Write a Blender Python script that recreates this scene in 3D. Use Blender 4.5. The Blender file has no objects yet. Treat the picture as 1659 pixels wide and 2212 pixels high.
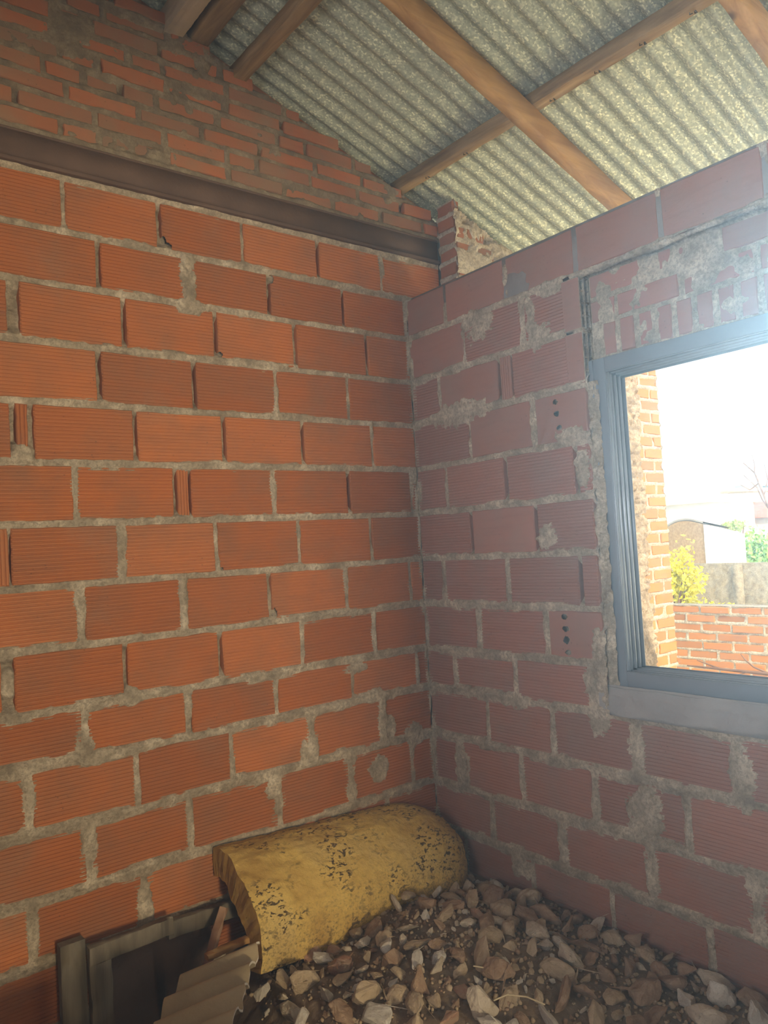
import bpy, bmesh, math, random
import numpy as np
from mathutils import Vector, Matrix

rng = np.random.default_rng(7)
random.seed(7)
C = bpy.context.scene.collection

# ------------------------------------------------------------------ noise
def _hash(ix, iy, seed):
    n = (ix.astype(np.int64) * 374761393 + iy.astype(np.int64) * 668265263 + seed * 1274126177) & 0xFFFFFFFF
    n = ((n ^ (n >> 13)) * 1274126177) & 0xFFFFFFFF
    n = (n ^ (n >> 16)) & 0xFFFFFFFF
    return n / 4294967295.0

def vn(x, y, sc=1.0, seed=0):
    """value noise in -1..1"""
    x = np.asarray(x, float) / sc
    y = np.asarray(y, float) / sc
    x, y = np.broadcast_arrays(x, y)
    ix, iy = np.floor(x), np.floor(y)
    fx, fy = x - ix, y - iy
    fx = fx * fx * (3 - 2 * fx)
    fy = fy * fy * (3 - 2 * fy)
    a = _hash(ix, iy, seed); b = _hash(ix + 1, iy, seed)
    c = _hash(ix, iy + 1, seed); d = _hash(ix + 1, iy + 1, seed)
    return 2 * ((a * (1 - fx) + b * fx) * (1 - fy) + (c * (1 - fx) + d * fx) * fy) - 1

def fbm(x, y, sc, seed=0, octv=3):
    s = 0; a = 1; t = 0
    for k in range(octv):
        s = s + a * vn(x, y, sc, seed + 17 * k); t += a
        a *= .5; sc *= .5
    return s / t

# ------------------------------------------------------------------ objects
def tag(o, label=None, cat=None, group=None, kind=None):
    if label: o['label'] = label
    if cat: o['category'] = cat
    if group: o['group'] = group
    if kind: o['kind'] = kind
    return o

def empty(name, loc=(0, 0, 0), rot=(0, 0, 0)):
    o = bpy.data.objects.new(name, None)
    o.location = loc; o.rotation_euler = rot
    C.objects.link(o)
    return o

class MB:
    """collects vertices and faces into ONE mesh"""
    def __init__(s):
        s.v = []; s.n = 0; s.f = []; s.m = []
    def add(s, V, F, mat=0):
        V = np.asarray(V, float).reshape(-1, 3); F = np.asarray(F, int)
        s.v.append(V); s.f.append(F + s.n); s.m.append(np.full(len(F), mat)); s.n += len(V)
    def grid(s, P, mat=0, mask=None, flip=False):
        nu, nv = P.shape[:2]
        idx = np.arange(nu * nv).reshape(nu, nv)
        F = np.stack([idx[:-1, :-1], idx[1:, :-1], idx[1:, 1:], idx[:-1, 1:]], -1)
        if flip: F = F[..., ::-1]
        F = F.reshape(-1, 4)
        V = P.reshape(-1, 3)
        if mask is not None:
            F = F[mask.reshape(-1)]
            used = np.unique(F)
            remap = np.full(len(V), -1); remap[used] = np.arange(len(used))
            V = V[used]; F = remap[F]
        s.add(V, F, mat)
    def box(s, a, b, mat=0):
        x0, y0, z0 = a; x1, y1, z1 = b
        V = [(x0,y0,z0),(x1,y0,z0),(x1,y1,z0),(x0,y1,z0),(x0,y0,z1),(x1,y0,z1),(x1,y1,z1),(x0,y1,z1)]
        s.add(V, [(0,3,2,1),(4,5,6,7),(0,1,5,4),(1,2,6,5),(2,3,7,6),(3,0,4,7)], mat)
    def beam(s, p, q, side, up, w, h, mat=0, nseg=1, jit=0, seed=0, ch=.035):
        """bar from p to q, bevelled section w along side, h along up"""
        p = np.array(p, float); q = np.array(q, float); side = np.array(side, float); up = np.array(up, float)
        c = min(w, h) * ch
        sec = [(-w/2+c,-h/2),(w/2-c,-h/2),(w/2,-h/2+c),(w/2,h/2-c),(w/2-c,h/2),(-w/2+c,h/2),(-w/2,h/2-c),(-w/2,-h/2+c)]
        R = np.random.default_rng(seed)
        V = []
        for i in range(nseg + 1):
            t = i / nseg; o = p + (q - p) * t
            for a, b in sec:
                V.append(o + side * (a + R.normal() * jit) + up * (b + R.normal() * jit))
        F = []
        for i in range(nseg):
            for k in range(8):
                F.append((i*8+k, i*8+(k+1) % 8, (i+1)*8+(k+1) % 8, (i+1)*8+k))
        s.add(V, F, mat)
        e = nseg * 8
        s.add(np.array(V)[[0,1,2,3]], [(3,2,1,0)], mat); s.add(np.array(V)[[4,5,6,7]], [(3,2,1,0)], mat); s.add(np.array(V)[[0,3,4,7]], [(3,2,1,0)], mat)
        for quad in ([0,1,2,3],[4,5,6,7],[0,3,4,7]):
            s.add(np.array(V)[[e+k for k in quad]], [(0,1,2,3)], mat)
    def tube(s, pts, rad, mat=0, n=7):
        pts = [np.array(p, float) for p in pts]
        if not hasattr(rad, '__len__'): rad = [rad] * len(pts)
        V = []
        for i, p in enumerate(pts):
            d = pts[min(i+1, len(pts)-1)] - pts[max(i-1, 0)]; d /= np.linalg.norm(d) + 1e-9
            a = np.cross(d, (0, 0, 1.)) if abs(d[2]) < .9 else np.cross(d, (1., 0, 0)); a /= np.linalg.norm(a)
            b = np.cross(d, a)
            for k in range(n):
                t = 2 * math.pi * k / n
                V.append(p + rad[i] * (a * math.cos(t) + b * math.sin(t)))
        F = [(i*n+k, i*n+(k+1) % n, (i+1)*n+(k+1) % n, (i+1)*n+k) for i in range(len(pts)-1) for k in range(n)]
        s.add(V, F, mat)
    def build(s, name, mats, parent=None, smooth=False, autosmooth=None):
        me = bpy.data.meshes.new(name)
        V = np.concatenate(s.v)
        tot = sum(f.size for f in s.f); nf = sum(len(f) for f in s.f)
        me.vertices.add(len(V)); me.vertices.foreach_set('co', V.astype(np.float32).ravel())
        me.loops.add(tot); me.polygons.add(nf)
        me.loops.foreach_set('vertex_index', np.concatenate([f.ravel() for f in s.f]).astype(np.int32))
        sizes = np.concatenate([np.full(len(f), f.shape[1]) for f in s.f])
        me.polygons.foreach_set('loop_start', np.concatenate([[0], np.cumsum(sizes)[:-1]]).astype(np.int32))
        me.polygons.foreach_set('material_index', np.concatenate(s.m).astype(np.int32))
        if smooth is True:
            me.polygons.foreach_set('use_smooth', np.ones(nf, bool))
        elif smooth:
            me.polygons.foreach_set('use_smooth', np.isin(np.concatenate(s.m), smooth))
        for m in (mats if isinstance(mats, (list, tuple)) else [mats]): me.materials.append(m)
        me.update(calc_edges=True); me.validate()
        o = bpy.data.objects.new(name, me); C.objects.link(o)
        if parent: o.parent = parent
        return o

# ------------------------------------------------------------------ materials
class N:
    def __init__(s, name):
        s.mat = bpy.data.materials.new(name); s.mat.use_nodes = True
        s.t = s.mat.node_tree; s.t.nodes.clear()
        s.out = s.t.nodes.new('ShaderNodeOutputMaterial')
        s.b = s.t.nodes.new('ShaderNodeBsdfPrincipled')
        s.t.links.new(s.b.outputs[0], s.out.inputs[0])
        s.coord = s.t.nodes.new('ShaderNodeTexCoord').outputs['Object']
        s.b.inputs['Specular IOR Level'].default_value = .25
    def n(s, typ, **k):
        x = s.t.nodes.new(typ)
        for a, b in k.items(): setattr(x, a, b)
        return x
    def put(s, sock, v):
        if hasattr(v, 'is_linked') or isinstance(v, bpy.types.NodeSocket): s.t.links.new(v, sock)
        else: sock.default_value = v
    def mapping(s, scale=(1, 1, 1), rot=(0, 0, 0), vec=None):
        m = s.n('ShaderNodeMapping'); s.put(m.inputs['Vector'], vec or s.coord)
        m.inputs['Scale'].default_value = scale; m.inputs['Rotation'].default_value = rot
        return m.outputs[0]
    def noise(s, scale, detail=3, rough=.5, vec=None, dist=0):
        x = s.n('ShaderNodeTexNoise'); s.put(x.inputs['Vector'], vec or s.coord)
        x.inputs['Scale'].default_value = scale; x.inputs['Detail'].default_value = detail
        x.inputs['Roughness'].default_value = rough; x.inputs['Distortion'].default_value = dist
        return x.outputs['Fac']
    def voro(s, scale, vec=None, feature='F1', out='Distance'):
        x = s.n('ShaderNodeTexVoronoi', feature=feature); s.put(x.inputs['Vector'], vec or s.coord)
        x.inputs['Scale'].default_value = scale
        return x.outputs[out]
    def ramp(s, fac, stops):
        r = s.n('ShaderNodeValToRGB'); s.put(r.inputs[0], fac)
        while len(r.color_ramp.elements) < len(stops): r.color_ramp.elements.new(.5)
        for e, (p, c) in zip(r.color_ramp.elements, stops):
            e.position = p; e.color = (*c, 1) if hasattr(c, '__len__') else (c, c, c, 1)
        return r.outputs[0]
    def mix(s, fac, a, b, mode='MIX'):
        x = s.n('ShaderNodeMix', data_type='RGBA', blend_type=mode)
        s.put(x.inputs[0], fac)
        for sock, v in ((x.inputs[6], a), (x.inputs[7], b)):
            if isinstance(v, bpy.types.NodeSocket): s.t.links.new(v, sock)
            else: sock.default_value = (*v, 1)
        return x.outputs[2]
    def math(s, op, a, b=0.):
        x = s.n('ShaderNodeMath', operation=op); s.put(x.inputs[0], a); s.put(x.inputs[1], b)
        return x.outputs[0]
    def island(s):
        return s.n('ShaderNodeNewGeometry').outputs['Random Per Island']
    def objrand(s):
        return s.n('ShaderNodeObjectInfo').outputs['Random']
    def finish(s, col, rough=.9, bumps=(), metal=0):
        if isinstance(col, tuple): col = (*col, 1)
        s.put(s.b.inputs['Base Color'], col); s.put(s.b.inputs['Roughness'], rough); s.put(s.b.inputs['Metallic'], metal)
        nrm = None
        for h, dist, st in bumps:
            b = s.n('ShaderNodeBump'); s.put(b.inputs['Height'], h)
            b.inputs['Distance'].default_value = dist; b.inputs['Strength'].default_value = st
            if nrm: s.t.links.new(nrm, b.inputs['Normal'])
            nrm = b.outputs[0]
        if nrm: s.t.links.new(nrm, s.b.inputs['Normal'])
        return s.mat

def mat_block(name, a, b, c, dirt=(.20, .14, .09), dirtamt=.35):
    m = N(name)
    r = m.island()
    col = m.ramp(r, [(0, a), (.5, b), (1, c)])
    col = m.mix(m.ramp(m.noise(5, 4, .6), [(.42, 0), (.75, dirtamt)]), col, dirt)
    streak = m.noise(9, 4, .6, vec=m.mapping((.6, .6, 6)))
    col = m.mix(m.ramp(streak, [(.5, 0), (.8, .25)]), col, (.16, .07, .04))
    dots = m.ramp(m.voro(55, vec=m.mapping((1, 1, 1))), [(.06, .75), (.16, 0)])
    dots = m.math('MULTIPLY', dots, m.ramp(m.noise(11, 2), [(.5, 0), (.62, 1)]))
    col = m.mix(dots, col, (.07, .035, .025))
    dust = m.ramp(m.noise(3.1, 5, .65), [(.55, 0), (.8, .28)])
    col = m.mix(dust, col, (.34, .28, .2))
    return m.finish(col, .9, [(m.noise(120, 3), .002, .35)])

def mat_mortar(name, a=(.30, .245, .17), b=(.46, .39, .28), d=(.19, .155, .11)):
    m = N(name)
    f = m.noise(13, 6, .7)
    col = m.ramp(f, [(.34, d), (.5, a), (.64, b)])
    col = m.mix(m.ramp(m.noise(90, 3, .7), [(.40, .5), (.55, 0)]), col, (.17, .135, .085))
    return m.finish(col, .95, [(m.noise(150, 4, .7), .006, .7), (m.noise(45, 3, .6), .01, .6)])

def mat_wood(name, a, b, c, axis='x', sc=1.):
    m = N(name)
    s = {'x': (1.2, 14, 14), 'y': (14, 1.2, 14), 'z': (14, 14, 1.2)}[axis]
    g = m.noise(2.2 * sc, 6, .65, vec=m.mapping(s), dist=.6)
    col = m.ramp(g, [(.3, a), (.5, b), (.7, c)])
    col = m.mix(m.ramp(m.noise(3.5, 3), [(.5, 0), (.75, .55)]), col, a)
    col = m.mix(m.ramp(m.voro(4.5), [(.04, .8), (.11, 0)]), col, (.05, .025, .012))
    return m.finish(col, .8, [(g, .004, .5), (m.noise(60, 3), .002, .3)])

def mat_plain(name, a, b, sc=8, rough=.9, bump=.5, metal=0, bs=60):
    m = N(name)
    col = m.ramp(m.noise(sc, 5, .6), [(.3, a), (.7, b)])
    return m.finish(col, rough, [(m.noise(bs, 4, .65), .005, bump)], metal)

M = {}
M['block'] = mat_block('terracotta_block', (.47, .155, .044), (.37, .125, .040), (.53, .19, .062), dirtamt=.5)
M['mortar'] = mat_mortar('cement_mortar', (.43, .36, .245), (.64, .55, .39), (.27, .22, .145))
M['common'] = mat_block('common_brick', (.32, .135, .065), (.44, .15, .06), (.27, .145, .085), dirt=(.25, .19, .12), dirtamt=.8)
M['mortar_old'] = mat_mortar('old_lime_mortar', (.25, .2, .13), (.36, .3, .2), (.15, .12, .08))
M['sunbrick'] = mat_block('garden_brick', (.50, .20, .055), (.56, .23, .065), (.38, .17, .065), dirtamt=.3)
M['sunmortar'] = mat_mortar('pale_mortar', (.55, .47, .34), (.66, .58, .43), (.42, .35, .25))
M['rough'] = mat_mortar('rough_render', (.40, .30, .19), (.55, .42, .28), (.24, .17, .10))
M['greyrender'] = mat_mortar('grey_render', (.34, .28, .17), (.44, .37, .24), (.2, .16, .09))
M['cement'] = mat_plain('smooth_cement', (.26, .24, .21), (.36, .34, .30), 5)
M['rust'] = mat_plain('rust_primer', (.105, .066, .045), (.165, .105, .072), 6, .8, .5)
M['purlin'] = mat_wood('purlin_wood', (.18, .11, .045), (.33, .215, .09), (.46, .32, .15), 'y')
M['rafter'] = mat_wood('rafter_wood', (.36, .19, .06), (.50, .29, .095), (.62, .38, .14), 'x')
M['palewood'] = mat_wood('pale_wood', (.38, .30, .19), (.5, .4, .26), (.58, .48, .33), 'y')
M['oldwood'] = mat_wood('grey_old_wood', (.12, .1, .07), (.2, .17, .115), (.27, .23, .16), 'z')
M['aluminium'] = mat_plain('anthracite_aluminium', (.20, .23, .25), (.25, .28, .30), 4, .42, .05, .25)
M['track'] = mat_plain('pale_track_edge', (.34, .38, .40), (.48, .52, .53), 9, .4, .05, .35)  # rails get a paler metal than the frame
M['nail_cell_shade'] = mat_plain('dark_nail_cell_shade', (.03, .025, .02), (.06, .05, .04), 9, .6, .2, .5)

def galvanised():
    m = N('galvanised_steel')
    sp = m.voro(185, vec=m.mapping((.7, 1, 1)), out='Color')
    bw = m.n('ShaderNodeSeparateColor'); m.put(bw.inputs[0], sp)
    v = bw.outputs[0]
    col = m.ramp(v, [(0, (.31, .34, .25)), (.55, (.42, .45, .325)), (.82, (.55, .57, .41)), (1, (.84, .84, .60))])
    col = m.mix(m.ramp(m.noise(2.5, 4, .6), [(.45, 0), (.75, .35)]), col, (.30, .30, .24))
    rough = m.ramp(v, [(0, .55), (1, .38)])
    return m.finish(col, rough, [(v, .0006, .25)], .22)
M['galv'] = galvanised()

def yellow_shell():
    m = N('yellow_foam_shell')
    col = m.ramp(m.noise(4, 4, .6), [(.3, (.48, .30, .07)), (.5, (.66, .46, .12)), (.75, (.58, .43, .16))])
    # dark weathering specks, more of them in loose patches
    sp = m.ramp(m.noise(80, 2, .6, vec=m.mapping((.6, 1, 1)), dist=.4), [(.53, 0), (.60, 1)])
    pt = m.ramp(m.noise(6.5, 3, .6), [(.45, .10), (.58, 1)])
    col = m.mix(m.math('MULTIPLY', sp, pt), col, (.09, .06, .025))
    gr = m.ramp(m.noise(110, 4, .75), [(.5, 0), (.62, .8)])
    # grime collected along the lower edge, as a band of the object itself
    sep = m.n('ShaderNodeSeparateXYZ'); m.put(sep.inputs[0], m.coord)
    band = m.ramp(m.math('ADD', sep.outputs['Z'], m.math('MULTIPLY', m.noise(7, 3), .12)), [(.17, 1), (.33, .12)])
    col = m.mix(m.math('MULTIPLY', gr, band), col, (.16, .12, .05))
    col = m.mix(m.ramp(m.noise(2.3, 3), [(.55, 0), (.75, .5)]), col, (.30, .15, .05))
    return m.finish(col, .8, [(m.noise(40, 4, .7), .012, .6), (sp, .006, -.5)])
M['shell'] = yellow_shell()
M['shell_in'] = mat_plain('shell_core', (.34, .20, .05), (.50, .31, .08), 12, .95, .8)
M['asbestos'] = mat_plain('fibre_cement', (.33, .26, .145), (.45, .365, .215), 7, .92, .5)
M['chip'] = mat_plain('fresh_fibre_edge', (.55, .5, .4), (.68, .62, .5), 20, .9, .6)
M['soil'] = mat_plain('rubble_soil', (.13, .095, .058), (.25, .18, .11), 14, .97, 1., bs=90)

def stone_mat(name, a, b, c):
    m = N(name)
    col = m.mix(m.objrand(), a, b)
    col = m.mix(m.ramp(m.noise(1.6, 5, .65), [(.38, 0), (.62, .9)]), col, c)
    col = m.mix(m.ramp(m.noise(6, 4, .7), [(.54, 0), (.68, .45)]), col, (.16, .115, .07))
    return m.finish(col, .95, [(m.noise(4.5, 6, .7), .01, .6)])
M['st_tan'] = stone_mat('tan_stone', (.34, .25, .145), (.45, .34, .20), (.52, .41, .26))
M['st_brown'] = stone_mat('brown_stone', (0.224, 0.139, 0.079), (0.330, 0.211, 0.119), (0.396, 0.277, 0.172))
M['st_grey'] = stone_mat('grey_stone', (0.409, 0.337, 0.231), (0.541, 0.455, 0.323), (0.607, 0.521, 0.376))
M['st_pale'] = stone_mat('pale_stone', (.48, .43, .33), (.58, .52, .41), (.62, .58, .48))
M['st_red'] = stone_mat('brick_stone', (0.343, 0.172, 0.099), (0.409, 0.224, 0.132), (0.422, 0.317, 0.205))
M['twig'] = mat_plain('dry_twig', (.16, .085, .05), (.26, .15, .09), 15, .9, .5)
M['straw'] = mat_plain('straw', (.45, .36, .2), (.6, .5, .3), 15, .9, .3)

# ------------------------------------------------------------------ camera (from the solved view)
cam_d = bpy.data.cameras.new('camera'); cam = bpy.data.objects.new('camera', cam_d); C.objects.link(cam)
F_PX = 1674.6; CP = np.array((-2.26536666, -2.61425838, 1.41756558))
RM = np.array([[.78481293, -.61696056, -.05855192], [.01801945, -.07172209, .99726187], [.61947071, .78371909, .04517113]])
cam_d.sensor_fit = 'VERTICAL'; cam_d.sensor_height = 36.; cam_d.lens = F_PX / 2212 * 36
cam_d.clip_start = .02; cam_d.clip_end = 500
mw = Matrix.Identity(4)
for i in range(3):
    mw[i][0] = RM[0][i]; mw[i][1] = RM[1][i]; mw[i][2] = -RM[2][i]; mw[i][3] = CP[i]
cam.matrix_world = mw
bpy.context.scene.camera = cam
def in_view(p, margin=0):
    d = RM @ (np.array(p) - CP)
    if d[2] <= .1: return False
    x = 829.5 + F_PX * d[0] / d[2]; y = 1106 - F_PX * d[1] / d[2]
    return -margin < x < 1659 + margin and -margin < y < 2212 + margin

# ------------------------------------------------------------------ masonry
BED = [2.527, 2.345, 2.147, 1.950, 1.753, 1.554, 1.355, 1.156, .960, .789, .590, .383, .192, 0.0, -.2]
mapL = lambda u, v, w: np.stack(np.broadcast_arrays(u, -w, v), -1)     # wall in the plane y = 0
mapR = lambda u, v, w: np.stack(np.broadcast_arrays(-w, -u, v), -1)    # wall in the plane x = 0

def add_block(mb, fmap, flip, u0, u1, v0, v1, style='h', depth=.055, w0=0., seed=0, rag=.0018, mat=0, holes=(), coarse=False):
    gd = .0036
    def prof(a, b, grooves):
        if grooves:
            n = max(3, int(round((b - a) / .0118)))
            ps = [(a, -depth), (a + .0003, -.0045), (a + .004, 0)]
            st = (b - a) / n
            for i in range(1, n):
                c = a + st * i
                ps += [(c - .0028, 0), (c - .0013, -gd), (c + .0013, -gd), (c + .0028, 0)]
            ps += [(b - .004, 0), (b - .0003, -.0045), (b, -depth)]
        else:
            n = max(2, int(round((b - a) / (.06 if coarse else .022))))
            if holes: n = max(8, int((b - a) / .004))
            ps = [(a, -depth), (a + .0003, -.0045), (a + .0045, 0)]
            ps += [(a + (b - a) * i / n, 0) for i in range(1, n)]
            ps += [(b - .0045, 0), (b - .0003, -.0045), (b, -depth)]
        return np.array(ps)
    pu = prof(u0, u1, style == 'v'); pv = prof(v0, v1, style == 'h')
    U, V = np.meshgrid(pu[:, 0], pv[:, 0], indexing='ij')
    W = np.minimum(pu[:, 1][:, None], pv[:, 1][None, :]) + 0 * U
    cu, cv = (u0 + u1) / 2, (v0 + v1) / 2
    eu = np.clip(1 - (np.minimum(U - u0, u1 - U)) / .012, 0, 1); ev = np.clip(1 - (np.minimum(V - v0, v1 - V)) / .012, 0, 1)
    U2 = U - np.sign(U - cu) * eu * rag * (1 + vn(U * 0 + seed, V, .022, seed))
    V2 = V - np.sign(V - cv) * ev * rag * (1 + vn(U, V * 0 + seed, .03, seed + 5))
    r = np.random.default_rng(seed + 1000)
    tilt = r.normal(0, .006, 2); rot = r.normal(0, .004)
    W = W + w0 + r.normal(0, .0018) + tilt[0] * (U - cu) + tilt[1] * (V - cv) * 1.5 + .0008 * fbm(U, V, .08, seed)
    V2 = V2 + rot * (U - cu)
    P = fmap(U2, V2, W)
    mask = None
    if holes:
        uc = (U[:-1, :-1] + U[1:, 1:]) / 2; vc = (V[:-1, :-1] + V[1:, 1:]) / 2
        mask = np.ones(uc.shape, bool)
        for hu, hv, ru, rv in holes:
            mask &= ((uc - hu) / ru) ** 2 + ((vc - hv) / rv) ** 2 > 1 + .3 * vn(uc, vc, .012, 3)
    mb.grid(P, mat, mask, flip)

def mortar_sheet(mb, fmap, flip, u0, u1, v0, v1, beds, heads, mat=1, res=.006, mask=None, seed=0, base=-.05, smear=None):
    """beds: (v, halfwidth, level); heads: (u, v0, v1, halfwidth, level, rag)"""
    nu = int((u1 - u0) / res) + 1; nv = int((v1 - v0) / res) + 1
    U, V = np.meshgrid(np.linspace(u0, u1, nu), np.linspace(v0, v1, nv), indexing='ij')
    H = np.full(U.shape, base)
    fine = .5 * vn(U, V, .013, seed) + .5 * vn(U, V, .03, seed + 1)
    comb = vn(U, V, 1e9, 0) * 0 + vn(U / 12, V, .0118, seed + 2)
    for i, (zb, hw, lv) in enumerate(beds):
        c = zb + .004 * vn(U, V * 0 + i, .35, seed + 3)
        hh = hw * (1 + .38 * vn(U, V * 0 + i, .16, seed + 4) + .25 * vn(U, V * 0 + i, .045, seed + 5)) + .0045 * fine
        up = np.where(V > c, 1., 1.0 + .35 * vn(U, V * 0 + i, .2, seed + 8))
        s = hh * up - np.abs(V - c)
        lev = lv + .0075 * vn(U, V * 0 + i, .12, seed + 6) + .006 * fbm(U, V, .03, seed + 7) + .005 * (V - zb) / .015
        H = np.maximum(H, np.clip(s * 1.1, base, None).clip(base, lev))
    for i, (uh, a, b, hw, lv, rg) in enumerate(heads):
        c = uh + .003 * vn(U * 0 + i, V, .06, seed + 13)
        hh = hw * (1 + .35 * vn(U * 0 + i, V, .05, seed + 14)) + .004 * fine + rg * comb
        s = np.minimum(hh - np.abs(U - c), np.minimum(V - a, b - V) + .01)
        lev = lv + .009 * vn(U * 0 + i, V, .06, seed + 16) + .005 * fbm(U, V, .03, seed + 17)
        H = np.maximum(H, np.clip(s * 1.1, base, None).clip(base, lev))
    if smear is not None:
        H = np.maximum(H, smear(U, V, fine))
    P = fmap(U, V, H)
    mk = None
    if mask is not None:
        uc = (U[:-1, :-1] + U[1:, 1:]) / 2; vc = (V[:-1, :-1] + V[1:, 1:]) / 2
        mk = mask(uc, vc)
    mb.grid(P, mat, mk, flip)

# head joints of the far-left wall, course by course (u = x)
T, D, W_ = 't', 'd', 'w'          # thin, dark open, wide mortar
LH = {
 0: [(-1.484,T),(-1.153,D),(-.818,T),(-.468,D),(-.133,T)],
 1: [(-1.376,D),(-1.047,W_),(-.712,D),(-.354,D),(-.011,T)],
 2: [(-1.651,'g'),(-1.295,D),(-.949,D),(-.602,D),(-.241,D)],
 3: [(-1.389,D),(-1.044,D),(-.700,T),(-.354,T)],
 4: [(-1.665,D),(-1.612,D),(-1.273,D),(-.935,D),(-.59,D),(-.24,T)],
 5: [(-1.483,T),(-1.135,D),(-1.08,'n'),(-.735,T),(-.377,D),(-.035,T)],
 6: [(-1.735,T),(-1.688,'n'),(-1.338,'m'),(-.988,T),(-.633,T),(-.276,T)],
 7: [(-1.479,'m'),(-1.127,'m'),(-.776,D),(-.415,T),(-.073,T)],
 8: [(-1.706,'g'),(-1.342,D),(-.992,D),(-.645,T),(-.285,T)],
 9: [(-1.481,W_),(-1.127,'m'),(-.77,T),(-.413,T),(-.064,T)],
 10: [(-1.658,W_),(-1.319,T),(-.969,T),(-.62,W_),(-.27,W_)],
 11: [(-1.486,W_),(-1.138,T),(-.78,W_),(-.449,W_),(-.12,T)],
 12: [(-1.663,'m'),(-1.312,W_),(-.965,W_),(-.62,T),(-.27,T)],
 13: [(-1.49,T),(-1.14,T),(-.79,T),(-.44,T),(-.1,T)],
}
def head_spec(t, lower):
    """(halfwidth, level, comb, gap half)"""
    return {'t': (.0095, -.004 if not lower else .001, .001, .0055), 'd': (.0085, -.030, .001, .0072), 'w': (.024, .0035, .0075, .008),
            'm': (.0135, .001, .002, .010), 'g': (.010, -.03, 0, .017), 'n': (.002, -.03, 0, .002)}[t]

def block_wall(mb, fmap, flip, rows, u_lo, u_hi, seed, block=0, depth=.055, styles=None, holes=None):
    """rows: list of (k, vtop, vbot, heads, u_lo, u_hi)"""
    heads_out = []
    for (k, vt, vb, hs, lo, hi) in rows:
        lower = k >= 8
        hs = sorted(hs)
        lst = list(hs)
        while lst[0][0] - .345 > lo + .05: lst.insert(0, (lst[0][0] - .347, 't'))
        ed = [(lo, 'e')] + [h for h in lst if lo + .01 < h[0] < hi - .01] + [(hi, 'e')]
        for i in range(len(ed) - 1):
            (a, ta), (b, tb) = ed[i], ed[i + 1]
            ga = head_spec(ta, lower)[3] if ta != 'e' else 0.0
            gb = head_spec(tb, lower)[3] if tb != 'e' else 0.0
            narrow = b - a < .09 and ta != 'e' and tb != 'e'
            st = 'v' if narrow else 'h'
            sd = seed + k * 31 + i
            if styles and (k, i) in styles: st = styles[(k, i)]
            if (k, i) in ((4, 1),) and seed == 100 and narrow: st = 'skip'
            hl = next((h for (kk, uu), h in (holes or {}).items() if kk == k and abs(uu - a) < .01), ())
            if st != 'skip':
                add_block(mb, fmap, flip, a + ga, b - gb, vb + .0085, vt - .0085, st, depth, 0, sd, mat=block, holes=hl)
        for (u, t) in ed[1:-1]:
            hw, lv, rg, g = head_spec(t, lower)
            if t == 'd' : lv += .012 * (vn(u * 50, k, 1., seed) )
            heads_out.append((u, vb, vt, hw, lv, rg))
    return heads_out

# ---- left wall (the long wall facing the camera): hollow blocks, gable of common brick
ROOF0, SL = 3.092, .36                       # underside of the roof: z = ROOF0 - SL * x
GAB_LO = -2.35
mb = MB()
rows = [(0, 2.714, 2.527, LH[0], GAB_LO, .215)]
for k in range(1, 14):
    rows.append((k, BED[k - 1], BED[k], LH[k], GAB_LO, -.0005))
HOLE_L = {(0, -1.153): [(-1.130, 2.548, .022, .016), (-1.140, 2.565, .010, .02)], (2, -.949): [(-.935, 2.17, .01, .012)], (8, -.285): [(-.15, .972, .07, .012)],
          (7, -.776): [(-.762, 1.185, .012, .022)], (1, -.712): [(-.70, 2.50, .012, .016)], (8, -1.342): [(-1.33, .98, .013, .02)], (9, -.413): [], (6, -.988): [(-.975, 1.37, .01, .012)],
          (9, -.41): [(-.10, .935, .05, .012), (-.27, .842, .035, .02), (-.20, .828, .055, .013)]}
hL = block_wall(mb, mapL, False, rows, GAB_LO, 0, 100, holes=HOLE_L) + [(-.004, -.2, 2.522, .011, -.001, .0)]
bedsL = [(2.715, .016, .002)]
for i, z in enumerate(BED[:14]):
    low = max(0, min(1, (1.25 - z) / .5))
    bedsL.append((z, .0135 + .009 * low, -.001 + .004 * low))
def smearL(U, V, fine):
    H = np.full(U.shape, -.05)
    # slumped mortar lumps: (u, v, ru, rv, height)
    for (a, b, ru, rv, h) in [(-1.64, 1.775, .032, .03, .004), (-1.045, 2.34, .07, .028, .005), (-1.045, 2.40, .02, .07, .003), (-1.70, .95, .03, .03, -.012), (-1.705, 1.07, .022, .035, -.008),
                              (-1.70, 2.26, .02, .05, -.02), (-1.43, .79, .09, .026, .006), (-.40, .925, .06, .02, .003), (-1.33, .965, .05, .03, .005), (-1.655, .60, .05, .02, .006),
                              (-.30, .80, .06, .03, .004), (-.66, .63, .02, .05, .004), (-.80, .53, .03, .04, .004), (-.25, .66, .045, .06, .003), (-.10, .60, .05, .05, .002), (-.3, .5, .05, .05, .002)]:
        s = 1 - np.sqrt(((U - a) / ru) ** 2 + ((V - b) / rv) ** 2) + .35 * fine
        H = np.maximum(H, np.clip(s * .05, -.05, h + .003 * fine))
    return H
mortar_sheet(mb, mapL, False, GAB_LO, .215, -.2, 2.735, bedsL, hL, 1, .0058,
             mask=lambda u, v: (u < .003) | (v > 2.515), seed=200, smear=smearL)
# backing of the wall
mb.box((GAB_LO, .052, -.25), (.15, .2, 2.53), 2); mb.box((GAB_LO, .052, 2.53), (.215, .2, 2.9), 2)
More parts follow.
